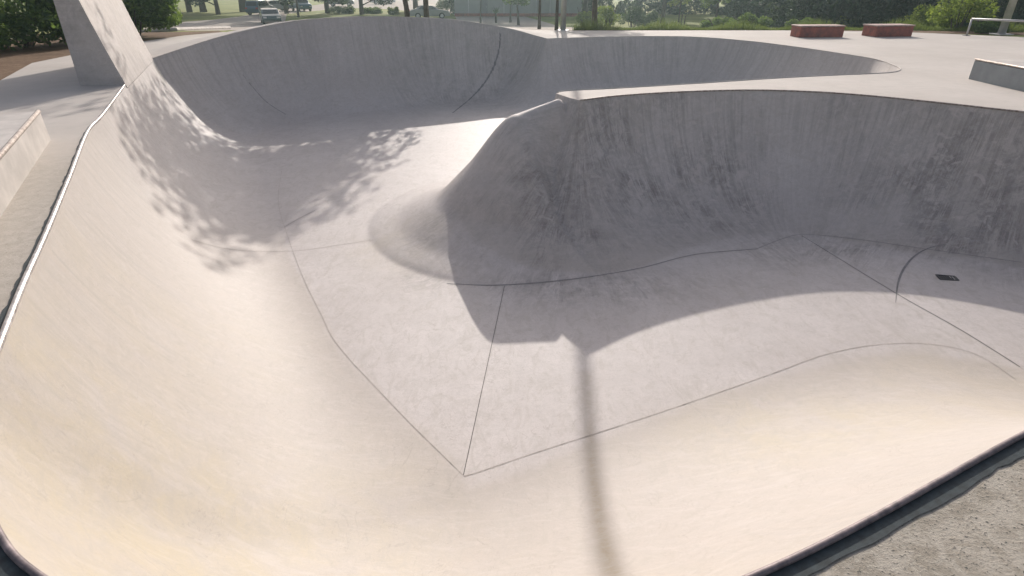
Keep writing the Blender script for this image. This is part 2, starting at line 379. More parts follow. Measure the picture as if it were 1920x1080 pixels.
# coping
def rim_run(mask_spans, r, dz=.016):
    idx = [i for i in range(n) if SPAN[i] in mask_spans]
    return idx
def tube_run(idx, r, off, dz):
    pts = [(RIM[i,0]-nin[i,0]*off, RIM[i,1]-nin[i,1]*off, RIM[i,2]+dz) for i in idx]; b = MB(); b.tube(pts, r, 10); return b
slab0 = int(np.where(SPAN==1)[0][0])
first0 = [i for i in range(n) if SPAN[i] == 0]
cut = max(i for i in first0 if RIM[i,1] < 2.0 and RIM[i,0] < -1.5)
near_idx = [i for i in range(n) if SPAN[i] == 5 and (RIM[i,0] > 11.4 or RIM[i,1] < 8)] + first0[:cut+1]
tube_run(near_idx, .015, .002, .016).build('coping_pipe', M_PIPE2, bowl, True)
tube_run(first0[cut:], .022, .004, .016).build('coping_pipe', M_STEEL, bowl, True)
idx5 = [i for i in range(n) if SPAN[i] == 5 and not (RIM[i,0] > 11.4 or RIM[i,1] < 8)]+[near_idx[0]]
tube_run(idx5, .016, .0, .006).build('coping_pipe', M_RUST, bowl, True)
idx2 = [i for i in range(n) if SPAN[i] in (2,3)]
tube_run(idx2, .014, .004, .004).build('coping_pipe', M_CONC, bowl, True)
def gap_shade_strip(idx, w0, w1, name):
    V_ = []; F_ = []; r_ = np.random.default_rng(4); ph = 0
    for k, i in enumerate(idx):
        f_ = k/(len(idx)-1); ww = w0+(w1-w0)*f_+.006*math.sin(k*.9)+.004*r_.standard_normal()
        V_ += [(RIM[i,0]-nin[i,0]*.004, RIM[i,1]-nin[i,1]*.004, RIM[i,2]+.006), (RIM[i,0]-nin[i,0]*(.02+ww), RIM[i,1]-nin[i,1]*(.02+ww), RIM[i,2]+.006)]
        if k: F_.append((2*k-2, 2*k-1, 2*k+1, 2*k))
    mesh_np(name, V_, F_, M_GAP_SHADE, bowl)
gap_shade_strip(near_idx, .04, .06, 'coping_shade_strip'); gap_shade_strip(first0[cut:], .05, .014, 'coping_shade_strip')  # dark strips paint the coping's shadow over the narrow gap behind it

# ------------------------------------------------------------------ joints, cracks, drain
def normal_at(P):
    e = .02; zx = bowl_z(P+[[e,0]])[0]-bowl_z(P-[[e,0]])[0]; zy = bowl_z(P+[[0,e]])[0]-bowl_z(P-[[0,e]])[0]
    N_ = np.column_stack([-zx/(2*e), -zy/(2*e), np.ones(len(P))]); return N_/np.linalg.norm(N_, axis=1)[:,None]
def ribbon(pix, w, name, mat, lift=.004, wob=0.0, taper=False):
    q = spl([(a, b, 0) for a, b in pix], 6.0); q.append(np.array([*pix[-1], 0])); q = np.array(q)
    H = bowl_hit(q[:,0], q[:,1]); keep = [0]
    for i in range(1, len(H)):
        if np.linalg.norm(H[i]-H[keep[-1]]) < 1.2 and np.linalg.norm(H[i]-H[keep[-1]]) > .02: keep.append(i)
    H = H[keep]; m = len(H)
    # resample finely so it hugs the curved surface
    S = [H[0]]
    for a, b in zip(H[:-1], H[1:]):
        k = max(1, int(np.linalg.norm(b-a)/.05)); S += [a+(b-a)*(j+1)/k for j in range(k)]
    S = np.array(S); m = len(S)
    if wob: S[:,:2] += np.cumsum(rng.normal(0, wob, (m, 2)), 0)*.3
    t = np.gradient(S[:,:2], axis=0); t /= np.linalg.norm(t, axis=1)[:,None]+1e-9; sd = np.column_stack([-t[:,1], t[:,0]])
    ww = np.full(m, w)*(1+.25*rng.standard_normal(m)*(wob > 0))
    if taper: ww *= np.sin(np.linspace(.15, 2.9, m))
    L = S[:,:2]+sd*ww[:,None]/2; Rr = S[:,:2]-sd*ww[:,None]/2
    out = []
    for Q in (L, Rr):
        z = bowl_z(Q)[0]; nn = normal_at(Q); out.append(np.column_stack([Q, z])+nn*lift)
    V = np.empty((2*m, 3)); V[0::2] = out[0]; V[1::2] = out[1]
    Fq = np.array([(2*i, 2*i+1, 2*i+3, 2*i+2) for i in range(m-1)])
    return mesh_np(name, V, Fq, mat, bowl, True)
ribbon([(946,536),(905,725),(869,891)], .007, 'floor_joint', M_SEAM)
ribbon([(1503,442),(1690,556),(1800,618),(1868,660),(1912,688)], .010, 'floor_joint', M_SEAM)
ribbon([(1679,568),(1684,530),(1694,505),(1715,480),(1740,466),(1772,458)], .034, 'drain_groove', M_CRACK, taper=True)
ribbon([(528,320),(522,380),(540,445),(572,530),(602,590),(622,632),(650,668),(700,722),(770,795),(868,891)], .006, 'toe_joint', M_FAINT, wob=.001)
ribbon([(870,893),(885,889),(1000,850),(1110,815),(1230,776),(1350,735),(1450,700),(1550,664),(1640,647),(1740,645),(1830,665),(1905,712)], .007, 'toe_joint', M_SEAMF, wob=.001)
ribbon([(838,532),(920,535),(1010,530),(1100,520),(1200,503),(1300,478),(1418,467)], .018, 'toe_joint', M_CRACK)
ribbon([(1418,467),(1470,447),(1500,440),(1600,448),(1700,462),(1800,476),(1915,492)], .012, 'toe_joint', M_CRACK)
ribbon([(360,450),(420,466),(500,472),(560,470),(640,459),(700,450)], .010, 'wall_joint', M_SEAMF)
ribbon([(938,62),(936,90),(925,125),(908,155),(880,186),(848,212)], .06, 'crack', M_CRACK, wob=.004)
ribbon([(455,140),(475,165),(500,192),(535,215)], .02, 'crack', M_CRACK, wob=.004)
ribbon([(535,425),(560,410),(590,395)], .012, 'crack', M_CRACK, wob=.004)
ribbon([(284,114),(296,133),(312,156)], .10, 'edge_step', M_GAP_SHADE, lift=.02, taper=True)
# drain
c = bowl_hit(1776, 521)[0]; b = MB(); a = R(-12)
for k in range(7):
    o_ = -.105+.035*k; b.box((c[0]+o_*math.cos(a), c[1]+o_*math.sin(a), c[2]+.004), (.016, .13, .008), a)
for sgn in (-1, 1):
    b.box((c[0]-sgn*.075*math.sin(a), c[1]+sgn*.075*math.cos(a), c[2]+.005), (.27, .02, .010), a)
    b.box((c[0]+sgn*.13*math.cos(a), c[1]+sgn*.13*math.sin(a), c[2]+.0055), (.02, .13, .011), a)
b.box((c[0], c[1], c[2]-.003), (.25, .12, .010), a)
b.build('drain_grate', M_IRON, bowl)

# ------------------------------------------------------------------ deck (concrete flatwork round the bowl)
def P2(px, py, z=0.0): return bp(px, py, z)
EDGE = [(-30,-14),(30,-14),(34,14),(26,24.5),P2(1920,69.5),P2(1800,64.5),P2(1700,60.5),P2(1600,58.5),P2(1480,57),P2(1300,57),P2(1060,57.5),(1.2,28.9),
        (-1.2,29.0),(-5,28.2),(-9,26.5),P2(420,60),P2(345,66.5),P2(265,78),P2(190,92),P2(135,103),P2(60,118),P2(0,151),(-14.5,10.0),(-19,6),(-30,2)]
ed = [np.array(p, float) for p in EDGE]; edp = []
for i, p in enumerate(ed):
    q = ed[(i+1) % len(ed)]; k = max(1, int(np.linalg.norm(q-p)/.8)); edp += [p+(q-p)*j/k for j in range(k)]
edp = np.array(edp)
def inpoly(P, poly):
    a = poly; b_ = np.roll(poly, -1, 0); x, y = P[:,0:1], P[:,1:2]
    with np.errstate(divide='ignore', invalid='ignore'):
        c_ = ((a[:,1] > y) != (b_[:,1] > y)) & (x < (b_[:,0]-a[:,0])*(y-a[:,1])/(b_[:,1]-a[:,1])+a[:,0])
    return c_.sum(1) % 2 == 1
def polydist(P, poly):
    a = poly; b_ = np.roll(poly, -1, 0); out = []
    for s in range(0, len(P), 4000):
        p = P[s:s+4000,None,:]; e = (b_-a)[None]; t = np.clip(((p-a)*e).sum(2)/(e*e).sum(2), 0, 1)
        out.append(np.sqrt((((p-a)-t[...,None]*e)**2).sum(2)).min(1))
    return np.concatenate(out)
def deck_z(P):
    D, Z, A = sdf(P); d = np.maximum(-D, 0); zz = Z*(1-sm(.55, 1.9, d))
    lip = .0*d
    return zz, D
def offrim(off):
    q = RIM[:,:2]-nin*off; D,_,_ = sdf(q); return q[np.abs(D+off) < .006]
gd = np.vstack([grid(-14, 14, .2, 13, .30), grid(-14, 14, 13, 29.2, .30), grid(-30, 34, -14, 30, 1.0)])
Dg,_,_ = sdf(gd); gd = gd[(Dg < -.4) & inpoly(gd, edp)]; gd = gd[polydist(gd, edp) > .25]
NE = len(edp); allp = np.vstack([RIM[:,:2], edp, offrim(.10), offrim(.25), gd]); edges = [(i, (i+1) % n) for i in range(n)] + [(n+i, n+(i+1) % NE) for i in range(NE)]
V2, T = cdt(allp, edges); C = V2[T].mean(1); Dc,_,_ = sdf(C); T = T[(Dc < 0) & inpoly(C, edp)]
z, D = deck_z(V2); z = np.where(D > -.004, sdf(V2)[1], z)
# skirt
rough = sm(3.4, 1.6, np.hypot(V2[:,0]-1.5, V2[:,1]-1.0)) + .45*sm(4, 2, np.hypot(V2[:,0]+5.0, (V2[:,1]-4.5)))
V3 = np.column_stack([V2, z]); b0 = len(V3)
sk0 = np.column_stack([edp, np.zeros(NE)]); sk1 = sk0.copy(); sk1[:,2] = -.35
V3 = np.vstack([V3, sk0, sk1]); rough = np.concatenate([rough, np.zeros(2*NE)])
q = np.array([(b0+i, b0+NE+i, b0+NE+(i+1) % NE) for i in range(NE)] + [(b0+i, b0+NE+(i+1) % NE, b0+(i+1) % NE) for i in range(NE)])
used = np.unique(np.vstack([T, q])); remap = -np.ones(len(V3), int); remap[used] = np.arange(len(used))
mesh_np('skatepark_deck', V3[used], remap[np.vstack([T, q])], M_DECK, None, True, attrs={'rough': rough[used]}, kind='structure')

# ------------------------------------------------------------------ terrain
def tz(x, y):
    x = np.asarray(x, float); y = np.asarray(y, float)
    return -.06 - .060*(np.clip(y-29, 0, 32)) - 0*x
def tp(px, py, off=0.0):
    d = ray(px, py); lo, hi = 1.0, 400.0
    for k in range(60):
        m_ = (lo+hi)/2
        if CAMH+d[2]*m_ > tz(d[0]*m_, d[1]*m_)+off: lo = m_
        else: hi = m_
    return (d[0]*lo, d[1]*lo, float(tz(d[0]*lo, d[1]*lo)))
def sheet(name, poly, off, mat, step=3.0, hole=None, bounds=None, **k):
    poly = np.array([p[:2] for p in poly], float); pp = []
    for i, p in enumerate(poly):
        q = poly[(i+1) % len(poly)]; m_ = max(1, int(np.linalg.norm(q-p)/step)); pp += [p+(q-p)*j/m_ for j in range(m_)]
    pp = np.array(pp); npp = len(pp); ed_ = [(i, (i+1) % npp) for i in range(npp)]
    x0, y0 = pp.min(0); x1, y1 = pp.max(0); gg = grid(x0, x1, y0, y1, step)
    ys = np.array([29.0, 61.0]); 
    extra = np.array([(x, y) for y in ys if y0 < y < y1 for x in np.arange(x0, x1, step)]).reshape(-1, 2)
    gg = np.vstack([gg, extra]); gg = gg[inpoly(gg, pp)]; gg = gg[polydist(gg, pp) > step*.15] if len(gg) else gg
    allv = [pp]
    if hole is not None:
        ed_ += [(npp+i, npp+(i+1) % len(hole)) for i in range(len(hole))]; allv.append(hole); gg = gg[~inpoly(gg, hole)]
    allv.append(gg); V, T_ = cdt(np.vstack(allv), ed_); C_ = V[T_].mean(1); m_ = inpoly(C_, pp)
    if hole is not None: m_ &= ~inpoly(C_, hole)
    T_ = T_[m_]; V_ = np.column_stack([V, tz(V[:,0], V[:,1])+off])
    return mesh_np(name, V_, T_, mat, None, True, **k)
sheet('ground', [(-220,-120),(220,-120),(220,260),(-220,260)], 0, M_GRASS, 9.0, hole=edp, kind='structure')
def pix(L): return [tp(a, b_) for a, b_ in L]
sheet('parking_lot', pix([(180,64),(300,44.5),(400,37),(450,31),(500,21),(560,14),(610,7),(680,-3),(860,-3)]) + [(4,66,0),(6,50,0),(5.5,33.5,0),(2.4,30.6,0),(-3,30.6,0),(-9,29.5,0)]+pix([(430,57),(330,64.5),(250,74)]), .012, M_ASPH, 2.5, kind='structure')
sheet('mulch_bed', [(-19.5,6.5,0),(-14.6,10.2,0)]+[(*P2(0,149.5),0),(*P2(60,116.5),0),(*P2(135,101.5),0),(*P2(190,91),0),(*P2(265,77.5),0),(*P2(345,66),0),(*P2(420,59.6),0)]+[(*P2(410,56),0),(*P2(330,58),0),(-22,27,0),(-30,20,0),(-30,8,0)], .02, M_MULCH, 1.0, kind='structure')
sheet('mulch_strip', [(2.4,28.75,0),(8,28.9,0),(14,28.4,0),(21,26.9,0),(26,24.8,0),(27.5,26.2,0),(21.5,28.3,0),(14,30.1,0),(8,30.4,0),(2.4,30.4,0)], .022, M_MULCH, 1.0, kind='structure')
sheet('park_path', [(6,52,0),(14,50,0),(24,48,0),(40,50,0),(40,47.5,0),(24,45.8,0),(14,47.8,0),(6,49.5,0)], .014, M_CONC, 2.5, kind='structure')
# kerb along the parking lot
kb = MB(); kp = pix([(250,62),(330,58.5),(380,56),(432,54)])
kb.tube([(p[0], p[1], p[2]+.06) for p in kp], .09, 8); kb.build('kerb', M_CONC, kind='structure')
# planted islands on the lot
isl = sheet('grass_island', pix([(538,27),(560,24),(625,18),(690,15),(745,19),(790,24),(850,26)])+[(-2.5,41,0),(-2.5,36,0),(-9,36,0),(-14,37,0)], .05, M_GRASS, 1.5, kind='structure')

# ------------------------------------------------------------------ tall extension wall at the left
A0 = np.array(RIM[np.where(SPAN==1)[0][0]]); B0 = np.array(RIM[np.where(SPAN==2)[0][0]]); HT = 2.9
nout = np.array([-.93, -.36*0]); v = []; f = []; na, nz = 24, 16
for i in range(na+1):
    a = i/na; base = A0+(B0-A0)*a
    for j in range(nz+1):
        zz = -.35 if j == 0 else -.05+(HT+.05)*(j-1)/(nz-1); o_ = .31*zz-.012*zz*zz*2 if zz > 0 else .31*zz*.55
        v.append((base[0]-o_+.022 if j > 0 else base[0]-.14, base[1], zz))
nf = len(v)
for i in range(na+1):
    a = i/na; base = A0+(B0-A0)*a; v.append((base[0]-.98, base[1], -.35)); v.append((base[0]-.98+.02*HT, base[1], HT))
for i in range(na):
    for j in range(nz): p = i*(nz+1)+j; f.append((p, p+nz+1, p+nz+2, p+1))
    q = nf+2*i; f.append((q, q+1, q+3, q+2)); f.append((i*(nz+1)+nz, (i+1)*(nz+1)+nz, q+3, q+1)); f.append((i*(nz+1), q, q+2, (i+1)*(nz+1)))
f.append(tuple(j for j in range(nz+1))+(nf+1, nf)); p = na*(nz+1); f.append((nf+2*na, nf+2*na+1)+tuple(p+j for j in reversed(range(nz+1))))
nv = len(v); V_ = np.array(v)
ext = mesh_np('extension_wall', V_, f, M_SLAB, None, False, label='tall leaning concrete extension wall rising from the left rim of the bowl', cat='ramp wall')
bm_ = ext.data
for nm, val in (('arc', V_[:,1]), ('rim_dist', V_[:,2]), ('wear', np.full(nv, .35)), ('stain', np.full(nv, .15)), ('wall_zone', np.zeros(nv))):
    at = bm_.attributes.new(nm, 'FLOAT', 'POINT'); at.data.foreach_set('value', val.astype(np.float32))

# ------------------------------------------------------------------ ledges and boxes on the deck
def block(name, pts4, h, mat, parent=None, **k):
    V_ = [(x, y, z0) for z0 in (-.05, h) for x, y in pts4]
    o = mesh_np(name, V_, [(3,2,1,0),(4,5,6,7),(0,1,5,4),(1,2,6,5),(2,3,7,6),(3,0,4,7)], mat, parent, **k); return bevel(o, .012, 2)
e1 = empty('ledge', (0,0,0), label='low pale concrete ledge with a steel edge beside the left rim of the bowl', cat='ledge')
a1 = P2(95,262); a2 = (-3.25, 2.2); d_ = np.array(a2)-a1; d_ /= np.linalg.norm(d_); nn = np.array([d_[1], -d_[0]]); nn = nn if nn[0] < 0 else -nn
block('ledge_body', [a1, a2, tuple(np.array(a2)+nn*2.6), tuple(np.array(a1)+nn*2.6+[0,-.2])], .40, M_CONC, e1)
MB().tube([(a1[0]-.01, a1[1]-.02, .395), (a2[0]-.01, a2[1], .395)], .028, 8).build('edge_pipe', M_RUST, e1, True)
e2 = empty('ledge', (0,0,0), label='long grey concrete ledge at the right edge, behind the bowl', cat='ledge')
c1 = np.array(P2(1815,148)); c2 = np.array((10.36,11.2)); dd = c2-c1; dd /= np.linalg.norm(dd); n2_ = np.array([-dd[1], dd[0]]); n2_ = n2_ if n2_[0] > 0 else -n2_
block('ledge_body', [tuple(c2+dd*1.5), tuple(c1), tuple(c1+n2_*3), tuple(c2+dd*1.5+n2_*3)], .40, mat_simple('shaded_face_concrete', (.30,.32,.33), .85, 0, .2, 2), e2)  # darker body colour carries the shade on the ledge's side face
block('ledge_top', [tuple(c2+dd*1.5+n2_*.02), tuple(c1+n2_*.02), tuple(c1+n2_*3), tuple(c2+dd*1.5+n2_*3)], .43, M_CONC, e2)
MB().tube([(*(c1+n2_*.01), .425), (*(c2+dd*1.5+n2_*.01), .425)], .022, 8).build('edge_pipe', M_RUST, e2, True)
def redbox(p0, p1, dep, lab):
    a = np.array(P2(*p0)); b_ = np.array(P2(*p1)); t_ = (b_-a)/np.linalg.norm(b_-a); nn = np.array([-t_[1], t_[0]])
    L_ = np.linalg.norm(b_-a); m_ = (a+b_)/2+nn*dep/2; rz = math.atan2(t_[1], t_[0])
    e = empty('grind_box', (m_[0], m_[1], 0), rz, label=lab, cat='grind box', group='red boxes at the back of the deck')
    bevel(MB().box((0,0,.19), (L_, dep, .38)).build('box_body', M_RED, e), .02)
    bevel(MB().box((0,0,.405), (L_+.05, dep+.05, .05)).build('box_top', M_TOP, e), .015)
    return e
redbox((1498,70.5),(1580,70.0), .75, 'dull red grind box at the back of the deck, the left one of two')
redbox((1640,69.5),(1709,68.5), .8, 'dull red grind box at the back of the deck, the right one of two')
# small side skews of the boxes read from the photograph are part of the bodies

# ------------------------------------------------------------------ poles and rail
def lamp(px, py, H_, r, lab):
    x, y, z_ = tp(px, py); z_ = min(z_, 0) if y > 28.5 else -.02
    e = empty('lamp_post', (x, y, z_), label=lab, cat='lamp post', group='tall lamp posts at the back of the deck')
    MB().tube([(0,0,0),(0,0,H_*.4),(0,0,H_)], [r, r*.72, r*.42], 20).build('pole', M_POLE, e, True)
    bevel(MB().box((0,0,.03), (r*4.2, r*4.2, .05)).build('base_plate', M_POLE, e), .01)
    arm = MB().tube([(0,-.7,H_-.15),(0,.7,H_-.15)], .05, 8).build('arm', M_POLE, e, True)
    for s_ in (-1, 1): bevel(MB().box((0,s_*.75,H_-.02), (.3,.5,.16), 0, .8).build('lamp_head', M_POLE, e), .03)
    return e
hp = bowl_hit(1134, 1010)[0]; LH = 12.6
lamp(1055.5, 58.5, LH, .13, 'tall pale metal lamp post standing at the centre of the back edge of the deck')
lamp(1876, 67.5, 14.0, .145, 'tall grey lamp post at the far right behind the low handrail')
rl = empty('handrail', (0,0,0), label='low grey tube rail at the far right back corner of the deck', cat='rail')
p = np.array(P2(1812,67.0)); q_ = np.array(P2(2010,78)); dirr = (q_-p); hr = .62
def on(t_): w_ = p+dirr*t_; return w_
MB().tube([(*on(0), .0), (*on(.0), hr)], .035, 8).build('post', M_POLE, rl, True)
MB().tube([(*on(1), .0), (*on(1), hr)], .035, 8).build('post', M_POLE, rl, True)
MB().tube([(*on(-.005), hr+.0), (*on(1.005), hr+.0)], .04, 8).build('top_bar', M_POLE, rl, True)
bevel(MB().box((*on(0), .008), (.2,.2,.02)).build('base_plate', M_IRON, rl), .004)

# ------------------------------------------------------------------ building
def building():
    x0 = tp(853,31)[0]; y0 = tp(853,31)[1]; x1 = tp(1062,28)[0]+1.5; z0 = float(tz(0,y0)); Wd = x1-x0; Hh = 4.2
    e = empty('park_building', (x0, y0, z0), label='long low grey sided building behind the parking lot', cat='building')
    b = MB(); b.box((Wd/2, 5, Hh/2), (Wd, 10, Hh)); b.build('wall', M_WALL, e)
    s_ = MB(); k = 0
    for px in (879, 912, 945, 1005, 1031): 
        x = tp(px, 30)[0]*y0/tp(px,30)[1]-x0; MB().box((x, -.02, Hh/2), (.09, .05, Hh-.1)).build('siding_seam', M_POLE, e)
    pass
    MB().box((Wd/2, -.03, .18), (Wd+.04, .08, .36)).build('base_course', M_RED, e)
    MB().box((Wd/2, 4.7, Hh+.12), (Wd+1.2, 11.4, .24)).build('roof', M_POLE, e)
    d = MB().box((3.6, -.03, 1.08), (1.0, .07, 2.1)).build('door', mat_simple('grey_door', (.22,.23,.23), .5), e)
    MB().tube([(3.95,-.09,1.0),(3.95,-.09,1.14)], .02, 6).build('handle', M_POLE, d)
    return e
building()

# ------------------------------------------------------------------ vehicles
def profile_body(mb, prof, wid, inset=.1):
    """side profile (x,z) extruded across with tumblehome"""
    m_ = len(prof); ys = [-wid/2, -wid/2+.06, 0, wid/2-.06, wid/2]; V_ = []
    for j, y in enumerate(ys):
        k = .0 if j not in (0, 4) else 1
        for (x, z_) in prof:
            V_.append((x*(1-.012*k), y*(1-(max(0, z_-.85))*.16), z_-(.02*k if z_ > .6 else -.02*k)))
    Fc = []
    for j in range(4):
        for i in range(m_):
            i2 = (i+1) % m_; Fc.append((j*m_+i, (j+1)*m_+i, (j+1)*m_+i2, j*m_+i2))
    Fc.append(tuple(range(m_))); Fc.append(tuple(4*m_+i for i in reversed(range(m_)))); mb.add(V_, Fc)
def car(pos, rz, kind, col, lab, zo=0.0):
    paint, nt, b_ = newmat(kind+'_paint'); b_.inputs['Base Color'].default_value = (*col, 1); b_.inputs['Roughness'].default_value = .3
    b_.inputs['Coat Weight'].default_value = .6; b_.inputs['Metallic'].default_value = .2
    e = empty('parked_car', (pos[0], pos[1], pos[2]+zo), rz, label=lab, cat='car', group='cars parked behind the skatepark')
    if kind == 'suv':
        prof = [(-2.2,.35),(-2.25,.8),(-2.15,1.05),(-1.95,1.62),(-1.5,1.72),(.35,1.70),(.75,1.6),(1.15,1.12),(2.05,1.0),(2.25,.75),(2.25,.35)]; L_=2.25
        gl = [(-1.85,1.1),(-1.72,1.55),(.45,1.58),(.95,1.1)]; ws = [(.80,1.56),(1.16,1.14)]; rw = [(-1.99,1.56),(-2.13,1.1)]; hh = 1.72
    else:
        prof = [(-2.3,.3),(-2.32,.75),(-2.1,.95),(-1.65,1.0),(-1.05,1.36),(-.6,1.43),(.2,1.42),(.55,1.34),(1.15,.98),(2.1,.82),(2.3,.6),(2.3,.3)]; L_=2.3
        gl = [(-1.35,1.02),(-.85,1.33),(.35,1.34),(.85,1.0)]; ws = [(.60,1.33),(1.14,1.0)]; rw = [(-1.10,1.35),(-1.62,1.02)]; hh = 1.43
    W_ = 1.78; mb = MB(); profile_body(mb, prof, W_); bd = mb.build('body', paint, e); bevel(bd, .04, 2)
    G_ = mat_glass_dark()
    for s_ in (-1, 1):
        y = s_*(W_/2)
        V_ = [(x, y*(1-(max(0, z_-.85))*.16)+s_*.006, z_) for x, z_ in gl]
        mesh_np('side_window', V_, [(0,1,2,3) if s_ > 0 else (3,2,1,0)], G_, e)
        for x in (-1.35, 1.4):
            w_ = MB().tube([(x, s_*(W_/2-.2), .33), (x, s_*(W_/2+.01), .33)], .33, 18).build('wheel', None, e, False)
            w_.data.materials.append(mat_simple('tyre', (.02,.02,.02), .8))
            MB().tube([(x, s_*(W_/2-.05), .33), (x, s_*(W_/2+.018), .33)], .2, 14).build('rim', M_POLE, w_)
    for nm, pr in (('windscreen', ws), ('rear_window', rw)):
        (xa, za), (xb, zb) = pr; ya = .62; yb = .70; dx = .012 if nm == 'windscreen' else -.012
        mesh_np(nm, [(xa+dx,-ya,za+.012),(xa+dx,ya,za+.012),(xb+dx,yb,zb+.012),(xb+dx,-yb,zb+.012)], [(0,1,2,3)], G_, e)
    lampm = mat_simple('lamp_lens_'+kind, (.7,.7,.68), .2, 0, .1)
    redm = mat_simple('tail_lens_'+kind, (.35,.02,.02), .25, 0, .1)
    for s_ in (-1, 1):
        MB().box((prof[-2][0]-.03, s_*.65, .68), (.08,.34,.14)).build('headlight', lampm, e)
        MB().box((prof[1][0]+.02, s_*.7, .85), (.06,.26,.18)).build('tail_light', redm, e)
    MB().box((L_-.02, 0, .36), (.08,1.5,.14)).build('bumper', M_IRON, e); MB().box((-L_+.02, 0, .36), (.08,1.5,.14)).build('bumper', M_IRON, e)
    return e
def carat(px, py, rz, kind, col, lab): return car(tp(px, py), R(rz), kind, col, lab, .015)
carat(490, 28, 84, 'suv', (.03,.08,.13), 'dark blue SUV parked at the left, behind the dark saloon')
carat(516, 21, 40, 'sedan', (.55,.55,.56), 'small pale car glimpsed beyond the dark blue SUV')
carat(509, 44.5, -66, 'sedan', (.02,.06,.07), 'dark saloon car parked nearest the far rim of the bowl')
carat(566, 21, -55, 'suv', (.04,.14,.22), 'blue hatchback crossing the road behind the thin tree')
carat(640, 12, 10, 'suv', (.12,.13,.15), 'grey car behind the clipped hedge at the top of the picture')
carat(806, 35, 8, 'sedan', (.30,.31,.31), 'silver car low behind the rim beside the building')
carat(718, 8, 15, 'sedan', (.6,.6,.6), 'white car far off at the top of the pale road')

# ------------------------------------------------------------------ foliage
def leaf_cloud(centres, radii, nleaf, size, seed, flat=.75, up=.0):
    r_ = np.random.default_rng(seed); cs = np.array(centres, float); rd = np.array(radii, float)
    w_ = rd**2; w_ /= w_.sum(); k = r_.choice(len(cs), nleaf, p=w_)
    d = r_.normal(size=(nleaf, 3)); d /= np.linalg.norm(d, axis=1)[:,None]
    rr = rd[k]*(.45+.6*r_.random(nleaf)**.6)
    c_ = cs[k]+d*rr[:,None]*[1,1,flat]
    a = r_.normal(size=(nleaf,3)); a[:,2] *= .6; a += d*.5; a /= np.linalg.norm(a, axis=1)[:,None]
    b_ = np.cross(a, r_.normal(size=(nleaf,3))); b_ /= np.linalg.norm(b_, axis=1)[:,None]
    s_ = size*(.6+.8*r_.random(nleaf))[:,None]
    V_ = np.empty((nleaf*4,3)); V_[0::4] = c_-a*s_; V_[1::4] = c_+b_*s_*.5; V_[2::4] = c_+a*s_; V_[3::4] = c_-b_*s_*.5
    return V_, np.arange(nleaf*4).reshape(-1,4)
def bush_mesh(seed, rx, ry, h, nleaf, size, clumps=22):
    r_ = np.random.default_rng(seed); cs = []; rd = []
    for i in range(clumps):
        a = r_.random()*6.28; q = math.sqrt(r_.random())*.75; z_ = h*(.12+.66*r_.random()*(1-q*.5))
        cs.append((math.cos(a)*rx*q, math.sin(a)*ry*q, z_)); rd.append(min(rx,ry,h)*(.25+.2*r_.random()))
    return leaf_cloud(cs, rd, nleaf, size, seed)
def stems(seed, rx, ry, h, k=9):
    r_ = random.Random(seed); b_ = MB()
    for i in range(k):
        a = r_.random()*6.28; x = math.cos(a)*rx*.6; y = math.sin(a)*ry*.6
        b_.tube([(x*.2, y*.2, -.1), (x*.6, y*.6, h*.45), (x, y, h*.8)], [.03, .02, .008], 5)
    return b_
BUSHM = {}
def bush(x, y, z_, rx, ry, h, mat, lab, group=None, nleaf=3500, size=.07, seed=1, name='bush', cat='bush'):
    e = empty(name, (x, y, z_), random.random()*6, label=lab, cat=cat, group=group)
    V_, F_ = bush_mesh(seed, rx, ry, h, nleaf, size); mesh_np('foliage', V_, F_, mat, e)
    stems(seed, rx, ry, h).build('stem', M_BARK, e); return e
def tree_parts(seed, H_, cr, ch, nleaf, size, mat, trunk_r=.2, base=None, lean=None, fill=1.0):
    r_ = random.Random(seed); t_ = MB(); base = H_*.3 if base is None else base
    bend = lean or (r_.uniform(-.4,.4), r_.uniform(-.4,.4)); P_ = [(bend[0]*q*q, bend[1]*q*q, H_*.85*q-.15) for q in (0,.15,.4,.7,1)]
    t_.tube(P_, [trunk_r*1.25, trunk_r, trunk_r*.85, trunk_r*.5, trunk_r*.15], 10)
    cs = []; rd = []
    for i in range(16):
        q = r_.uniform(0, 1); z0 = base*.9+(H_*.8-base)*q; a = r_.random()*6.28; l_ = cr*(.45+.5*r_.random())*(1-.35*q)
        qz = (z0/H_/.85)**2; e_ = (math.cos(a)*l_+bend[0]*qz, math.sin(a)*l_+bend[1]*qz, z0+l_*.35); t_.tube([(bend[0]*qz, bend[1]*qz, z0), ((e_[0]+bend[0]*qz)*.5, (e_[1]+bend[1]*qz)*.5, z0+l_*.2), e_], [trunk_r*.35, trunk_r*.2, .02], 6)
        cs.append(e_); rd.append(cr*fill*(.22+.16*r_.random())); cs.append(((e_[0]+bend[0]*qz)*.5, (e_[1]+bend[1]*qz)*.5, e_[2]+.3)); rd.append(cr*.28*fill)
    cs.append((bend[0],bend[1],H_-cr*.3)); rd.append(cr*.4)
    V_, F_ = leaf_cloud(cs, rd, nleaf, size, seed, .7); return t_, V_, F_
def tree(x, y, seed, H_, cr, nleaf, size, mat, lab, trunk_r=.2, base=None, group=None, z_=None, name='tree', lean=None, fill=1.0):
    z_ = float(tz(x, y)) if z_ is None else z_
    e = empty(name, (x, y, z_), 0, label=lab, cat='tree', group=group)
    t_, V_, F_ = tree_parts(seed, H_, cr, 0, nleaf, size, mat, trunk_r, base, lean, fill)
    t_.build('trunk', M_BARK, e, True); mesh_np('crown', V_, F_, mat, e); return e
